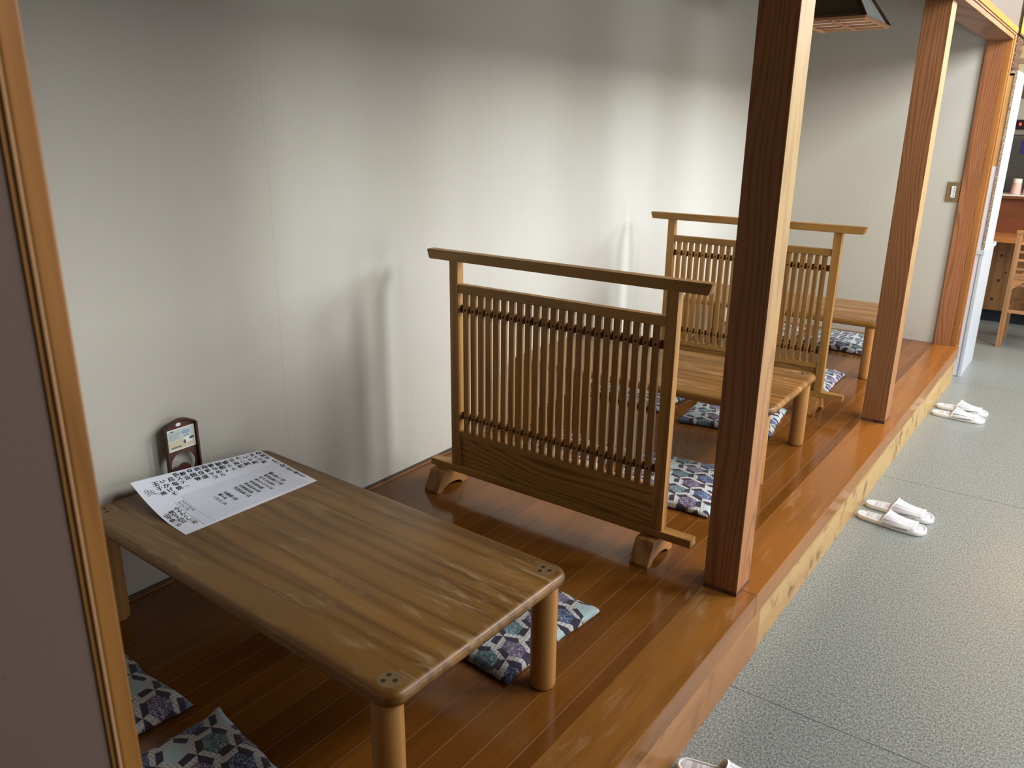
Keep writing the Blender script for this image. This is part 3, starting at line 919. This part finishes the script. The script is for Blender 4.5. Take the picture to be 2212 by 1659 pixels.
# ------------------------------------------------------------------ white cabinet past the platform end
cab = thing('white_cabinet', 'tall white cupboard standing past the end of the wooden step', 'cabinet', (0, 0, 0))
cw = plain('white melamine', (.55, .59, .63), .35, var=.02)
cw2 = plain('white back board', (.66, .67, .74), .5, var=.02)
tan = plain('tan hardboard', (.50, .31, .13), .6)
chip = Mat('chipboard edge', .8); nn = chip.noise(chip.coord(), 260.0, 2.0)
chip.col(chip.mix(nn.smooth(.4, .6), (.16, .11, .075), (.55, .45, .34))); chip = chip.mat
strip_m = plain('grey edge strip', (.45, .45, .44), .5)
YC0, YC1, YU1 = 6.03, 6.55, 6.44
box('lower_side', cw, 1.452, 1.469, YC0 + .001, YC1, H0, .578, cab, bev=.001)
box('lower_edge', strip_m, 1.449, 1.4515, YC0, YC0 + .01, H0, .575, cab, bev=0)
box('lower_back', cw2, .98, 1.4485, YC0 + .003, YC0 + .010, H0 + .002, .578, cab, bev=0)
box('lower_shelf_block', cw2, .98, 1.4515, YC0 + .0105, YC1, H0 + .05, .577, cab, bev=0)
box('worktop', cw, .97, 1.474, YC0 - .004, YC1 + .05, .5785, .606, cab, bev=.002)
box('upper_side', cw, 1.454, 1.469, YC0 + .006, YU1, .6065, 1.652, cab, bev=.001)
box('side_edge', chip, 1.4535, 1.4685, YC0 + .003, YC0 + .0057, .6065, 1.652, cab, bev=0)
box('upper_back', cw2, .98, 1.4532, YC0 + .008, YC0 + .012, .6065, 1.118, cab, bev=0)
box('upper_back', tan, .98, 1.4532, YC0 + .008, YC0 + .012, 1.1185, 1.640, cab, bev=0)
box('upper_block', cw2, .98, 1.4535, YC0 + .0125, YU1, .6065, 1.640, cab, bev=0)
box('upper_top', cw, .97, 1.469, YC0 + .006, YU1 + .10, 1.6525, 1.669, cab, bev=.001)
box('top_edge', chip, 1.30, 1.469, YC0 + .002, YC0 + .0057, 1.6525, 1.669, cab, bev=0)

# basket and cardboard box on top of it
def basket():
    m = Mat('dark woven cane', .7)
    x, y, z = m.xyz(m.coord())
    w = ((z * 240.0 + x * 90.0 + y * 90.0).sin() * (x * 160.0 + y * 160.0).sin())
    m.col(m.mix(w.smooth(-.6, .6), (.010, .006, .004), (.13, .06, .03))); m.bump(w, .8, .004)
    return m.mat
bk = thing('woven_basket', 'dark woven basket on top of the white cupboard', 'basket', (1.315, 6.22, 1.6695))
bm = bmesh.new()
for k in range(9):
    a = k / 8; e = .006 * (1 if k % 2 else 0)
    lay = round_rect(-.115 - e, .115 + e, -.15 - e, .15 + e, .02, 4)
    vs = [bm.verts.new((p[0], p[1], a * .20)) for p in lay]
    if k:
        for i in range(len(vs)): bm.faces.new((pv[i], pv[(i + 1) % len(vs)], vs[(i + 1) % len(vs)], vs[i]))
    else: bm.faces.new(vs[::-1])
    pv = vs
o_ = bm_obj('basket_body', bm, basket(), bk, smooth=True); md = o_.modifiers.new('s', 'SOLIDIFY'); md.thickness = .006; md.offset = -1
bm = bmesh.new(); add_box(bm, -.125, .125, -.16, -.145, .198, .212, .003); add_box(bm, -.125, .125, .145, .16, .198, .212, .003)
add_box(bm, -.125, -.11, -.145, .145, .198, .212, .003); add_box(bm, .11, .125, -.145, .145, .198, .212, .003)
bm_obj('basket_rim', bm, plain('dark cane rim', (.03, .015, .01), .6), bk)
cb = thing('cardboard_box', 'plain cardboard box behind the dark basket on the white cupboard', 'box', (1.335, 6.475, 1.6695))
cbm = plain('cardboard', (.42, .33, .20), .85)
box('carton', cbm, -.13, .13, -.062, .062, 0, .165, cb, bev=.001)
box('flap', cbm, -.13, .13, -.060, -.002, .1655, .168, cb, bev=0); box('flap', cbm, -.13, .13, .002, .060, .1655, .168, cb, bev=0)
bm = bmesh.new()
for k in range(3): add_box(bm, .088, .118, -.0632, -.0626, .060 + k * .012, .066 + k * .012)
bm_obj('printed_marks', bm, plain('carton print', (.16, .11, .07), .8), cb)

# ------------------------------------------------------------------ far counter and kitchen
pine_m = wood('knotty pine boards', (.14, .055, .02), (.32, .16, .06), axis='z', rings=26, rough=.5, boards=.105, contrast=.9)
red_x = wood('reddish counter board', (.10, .03, .012), (.22, .075, .028), axis='x', rings=26, rough=.4, contrast=.8)
ledge_x = wood('counter ledge', (.30, .12, .03), (.48, .22, .07), axis='x', rings=26, rough=.3)
ct = thing('eating_counter', 'wooden eating counter with knotty pine front beyond the white cupboard', 'counter', (0, 0, 0))
box('pine_front', pine_m, .93, 3.4, 8.0, 8.03, -.125, .474, ct, bev=0)
knot_m = plain('dark knot', (.03, .012, .008), .6)
for (kx, kz, kr) in ((1.397, .339, .011), (1.408, .129, .012), (1.386, -.032, .012), (1.452, .20, .008)):
    bm = bmesh.new()
    q = bmesh.new(); add_lathe(q, [(kr, 0), (kr * .8, .0006)], 14); merge(bm, q, Matrix.Translation((kx, 8.0, kz)) @ Matrix.Rotation(PI / 2, 4, 'X'))
    bm_obj('knot', bm, knot_m, ct)
box('kick_base', plain('dark blue base', (.012, .018, .026), .6), .93, 3.4, 8.05, 8.08, H0, -.1255, ct, bev=0)
box('lower_ledge', ledge_x, .93, 3.4, 7.72, 8.16, .4745, .512, ct, bev=.003)
box('back_board', red_x, .93, 3.4, 8.165, 8.19, .4745, .792, ct, bev=0)
box('upper_ledge', red_x, .93, 3.4, 8.14, 8.44, .7925, .815, ct, bev=.003)
box('ledge_cover', plain('white ledge cover', (.72, .70, .66), .5), .93, 3.4, 8.135, 8.44, .8155, .822, ct, bev=.001)
def cup(x, y, label, h=.125, tint=(.72, .45, .40)):
    t = thing('tumbler', label, 'cup', (x, y, .8225), group='pink tumblers on the far counter')
    bm = bmesh.new(); add_lathe(bm, [(.038, 0), (.040, .01), (.030, h), (.027, h), (.030, .012), (.001, .010)], 24)
    bm_obj('cup_body', bm, plain('pink cup', tint, .4), t, angle=40)
    bm = bmesh.new(); add_lathe(bm, [(.0335, h * .78), (.0312, h + .002), (.028, h + .002), (.029, h * .78)], 24)
    bm_obj('cup_rim', bm, plain('pale cup rim', (.78, .72, .62), .4), t, angle=40)
cup(1.385, 8.26, 'pinkish white stack of cups at the near end of the far counter ledge')
cup(1.475, 8.25, 'pale pink cup beside the taller cup stack on the far counter', .10, (.74, .52, .48))
fg = thing('refrigerator', 'stainless steel kitchen refrigerator behind the far counter', 'refrigerator', (0, 0, 0))
steel = plain('stainless steel', (.20, .195, .18), .35, .6)
box('body', steel, 1.00, 1.95, 8.75, 9.45, H0, 1.30, fg, bev=.004)
box('door', plain('grey steel door', (.12, .118, .11), .35, .6), 1.01, 1.94, 8.72, 8.749, .05, 1.275, fg, bev=.004)
box('top_panel', plain('steel top panel', (.30, .29, .26), .4, .5), 1.00, 1.95, 8.73, 9.45, 1.3005, 1.345, fg, bev=.002)
box('control_panel', plain('black control panel', (.012, .012, .014), .3), 1.00, 1.95, 8.72, 9.45, 1.3455, 1.425, fg, bev=.002)
box('red_display', plain('red display', (.5, .02, .02), .4, emit=(1, .05, .03), es=3), 1.272, 1.288, 8.716, 8.7195, 1.378, 1.40, fg, bev=0)
box('cabinet_above', plain('pale steel hood', (.42, .43, .40), .4, .3), 1.00, 1.95, 8.73, 9.45, 1.4255, 1.60, fg, bev=.002)
box('blue_notice', plain('blue notice', (.035, .02, .14), .5), 1.318, 1.42, 8.715, 8.7195, 1.14, 1.25, fg, bev=0)
# warm lit panel over the kitchen hatch and the dark rail under it
yp = thing('lit_panel', 'glowing yellow panel above the kitchen hatch', 'lamp', (0, 0, 0))
box('panel', plain('glowing yellow', (.8, .42, .08), .6, emit=(1, .47, .07), es=.75), 1.285, 2.3, 7.5, 7.53, 1.985, 2.88, yp, bev=0)
box('rail', plain('dark rail', (.02, .012, .01), .5), 1.27, 2.3, 7.49, 7.54, 1.95, 1.9845, yp, bev=0)
box('hanger', plain('dark hanger', (.02, .012, .01), .5), 1.275, 1.284, 7.5, 7.53, 1.985, 2.9, yp, bev=0)
ln = thing('paper_lantern', 'warm hanging lantern over the aisle', 'lantern', (2.07, 7.10, 1.93))
bm = bmesh.new(); add_lathe(bm, [(.05, -.14), (.13, -.11), (.16, 0), (.13, .11), (.05, .14)], 24)
bm_obj('shade', bm, plain('glowing lantern paper', (.9, .6, .25), .6, emit=(1, .55, .16), es=16), ln, smooth=True)
bm = bmesh.new(); add_lathe(bm, [(.004, .14), (.004, 1.665)], 8); bm_obj('cord', bm, nail_m, ln)

# ------------------------------------------------------------------ chair at the counter
chw_z = wood('chair wood z', (.30, .15, .06), (.50, .29, .13), axis='z', rings=40, rough=.4)
chw_x = wood('chair wood x', (.30, .15, .06), (.52, .30, .14), axis='x', rings=40, rough=.4)
ch = thing('ladder_back_chair', 'light wooden ladder back chair at the far counter', 'chair', (1.548, 7.10, H0))
zf = -H0
for px in (0, .40):
    bm = bmesh.new(); add_prism(bm, [(.028, 0), (.062, 0), (.052, .45), (.052, .845), (.016, .845), (.016, .45)] if False else
                                [(px + .000, 0), (px + .028, 0), (px + .036, .03), (px + .036, .845), (px, .845)], 'y', -.018, .018, .002)
    bm_obj('back_leg', bm, chw_z, ch)
    box('front_leg', chw_z, px + .002, px + .034, .352, .384, 0, .455, ch, bev=.002)
    box('side_stretcher', chw_z, px + .008, px + .028, .0185, .3515, .26, .29, ch, bev=.001)
box('top_slat', chw_x, -.006, .442, -.020, .020, .8455, .872, ch, bev=.006)
for z0, z1 in ((.770, .790), (.709, .728), (.650, .666), (.585, .602)):
    box('ladder_slat', chw_x, .0365, .3995, -.008, .008, z0, z1, ch, bev=.001)
box('seat_rail', chw_x, .0365, .3995, -.010, .010, .517, .559, ch, bev=.001)
for z0, yy in ((.265, 0), (.288, .366)):
    box('stretcher', chw_x, .0365, .3995, yy - .01, yy + .01, z0, z0 + .023, ch, bev=.001)
bm = bmesh.new(); add_prism(bm, [(.0365, .515), (.12, .515), (.0365, .445)], 'y', -.008, .008); bm_obj('corner_bracket', bm, chw_x, ch)
box('seat', chw_x, .0, .44, .02, .40, .4605, .485, ch, bev=.004)
oc = box('seat_cushion', plain('orange cushion', (.62, .22, .04), .8), .06, .39, .03, .36, .4855, .525, None, bev=.012)
oc.location = ch.location; tag(oc, 'orange cushion on the ladder back chair', 'cushion')

# ------------------------------------------------------------------ world, camera, colour
w = bpy.data.worlds.new('World'); scene.world = w; w.use_nodes = True
bg = w.node_tree.nodes['Background']
sky = w.node_tree.nodes.new('ShaderNodeTexSky')
try: sky.sky_type = 'HOSEK_WILKIE'
except Exception: pass
w.node_tree.links.new(sky.outputs[0], bg.inputs[0]); bg.inputs[1].default_value = .6

cam = bpy.data.cameras.new('Camera'); co = bpy.data.objects.new('Camera', cam); COL.objects.link(co)
cam.sensor_width = 36; cam.lens = 36 * 1722.4861 / 2212; cam.clip_start = .05
Rw = Matrix(((0.8030308182788808, 0.5958522482504311, 0.010079838751582674),
             (0.18994685302183184, -0.23988630769042413, -0.952037159153863),
             (-0.564855466399551, 0.766429812597058, -0.3058163573796935)))
Mx = Matrix((Rw[0], -Rw[1], -Rw[2])).transposed().to_4x4()
Mx.translation = Vector((2.07990759, 0.18613994, 1.3137603))
co.matrix_world = Mx
cam.dof.use_dof = True; cam.dof.focus_distance = 2.6; cam.dof.aperture_fstop = 8.0
cam.dof.aperture_blades = 0
scene.camera = co
scene.view_settings.view_transform = 'Standard'
scene.view_settings.look = 'None'
scene.view_settings.exposure = .13
scene.view_settings.use_curve_mapping = True
cm = scene.view_settings.curve_mapping.curves[3]
for px_, py_ in ((.05, .041), (.2, .18), (.5, .545)): cm.points.new(px_, py_)
scene.view_settings.curve_mapping.update()
scene.cycles.use_denoising = True
scene.cycles.max_bounces = 8; scene.cycles.diffuse_bounces = 5
scene.cycles.sample_clamp_indirect = 6.0
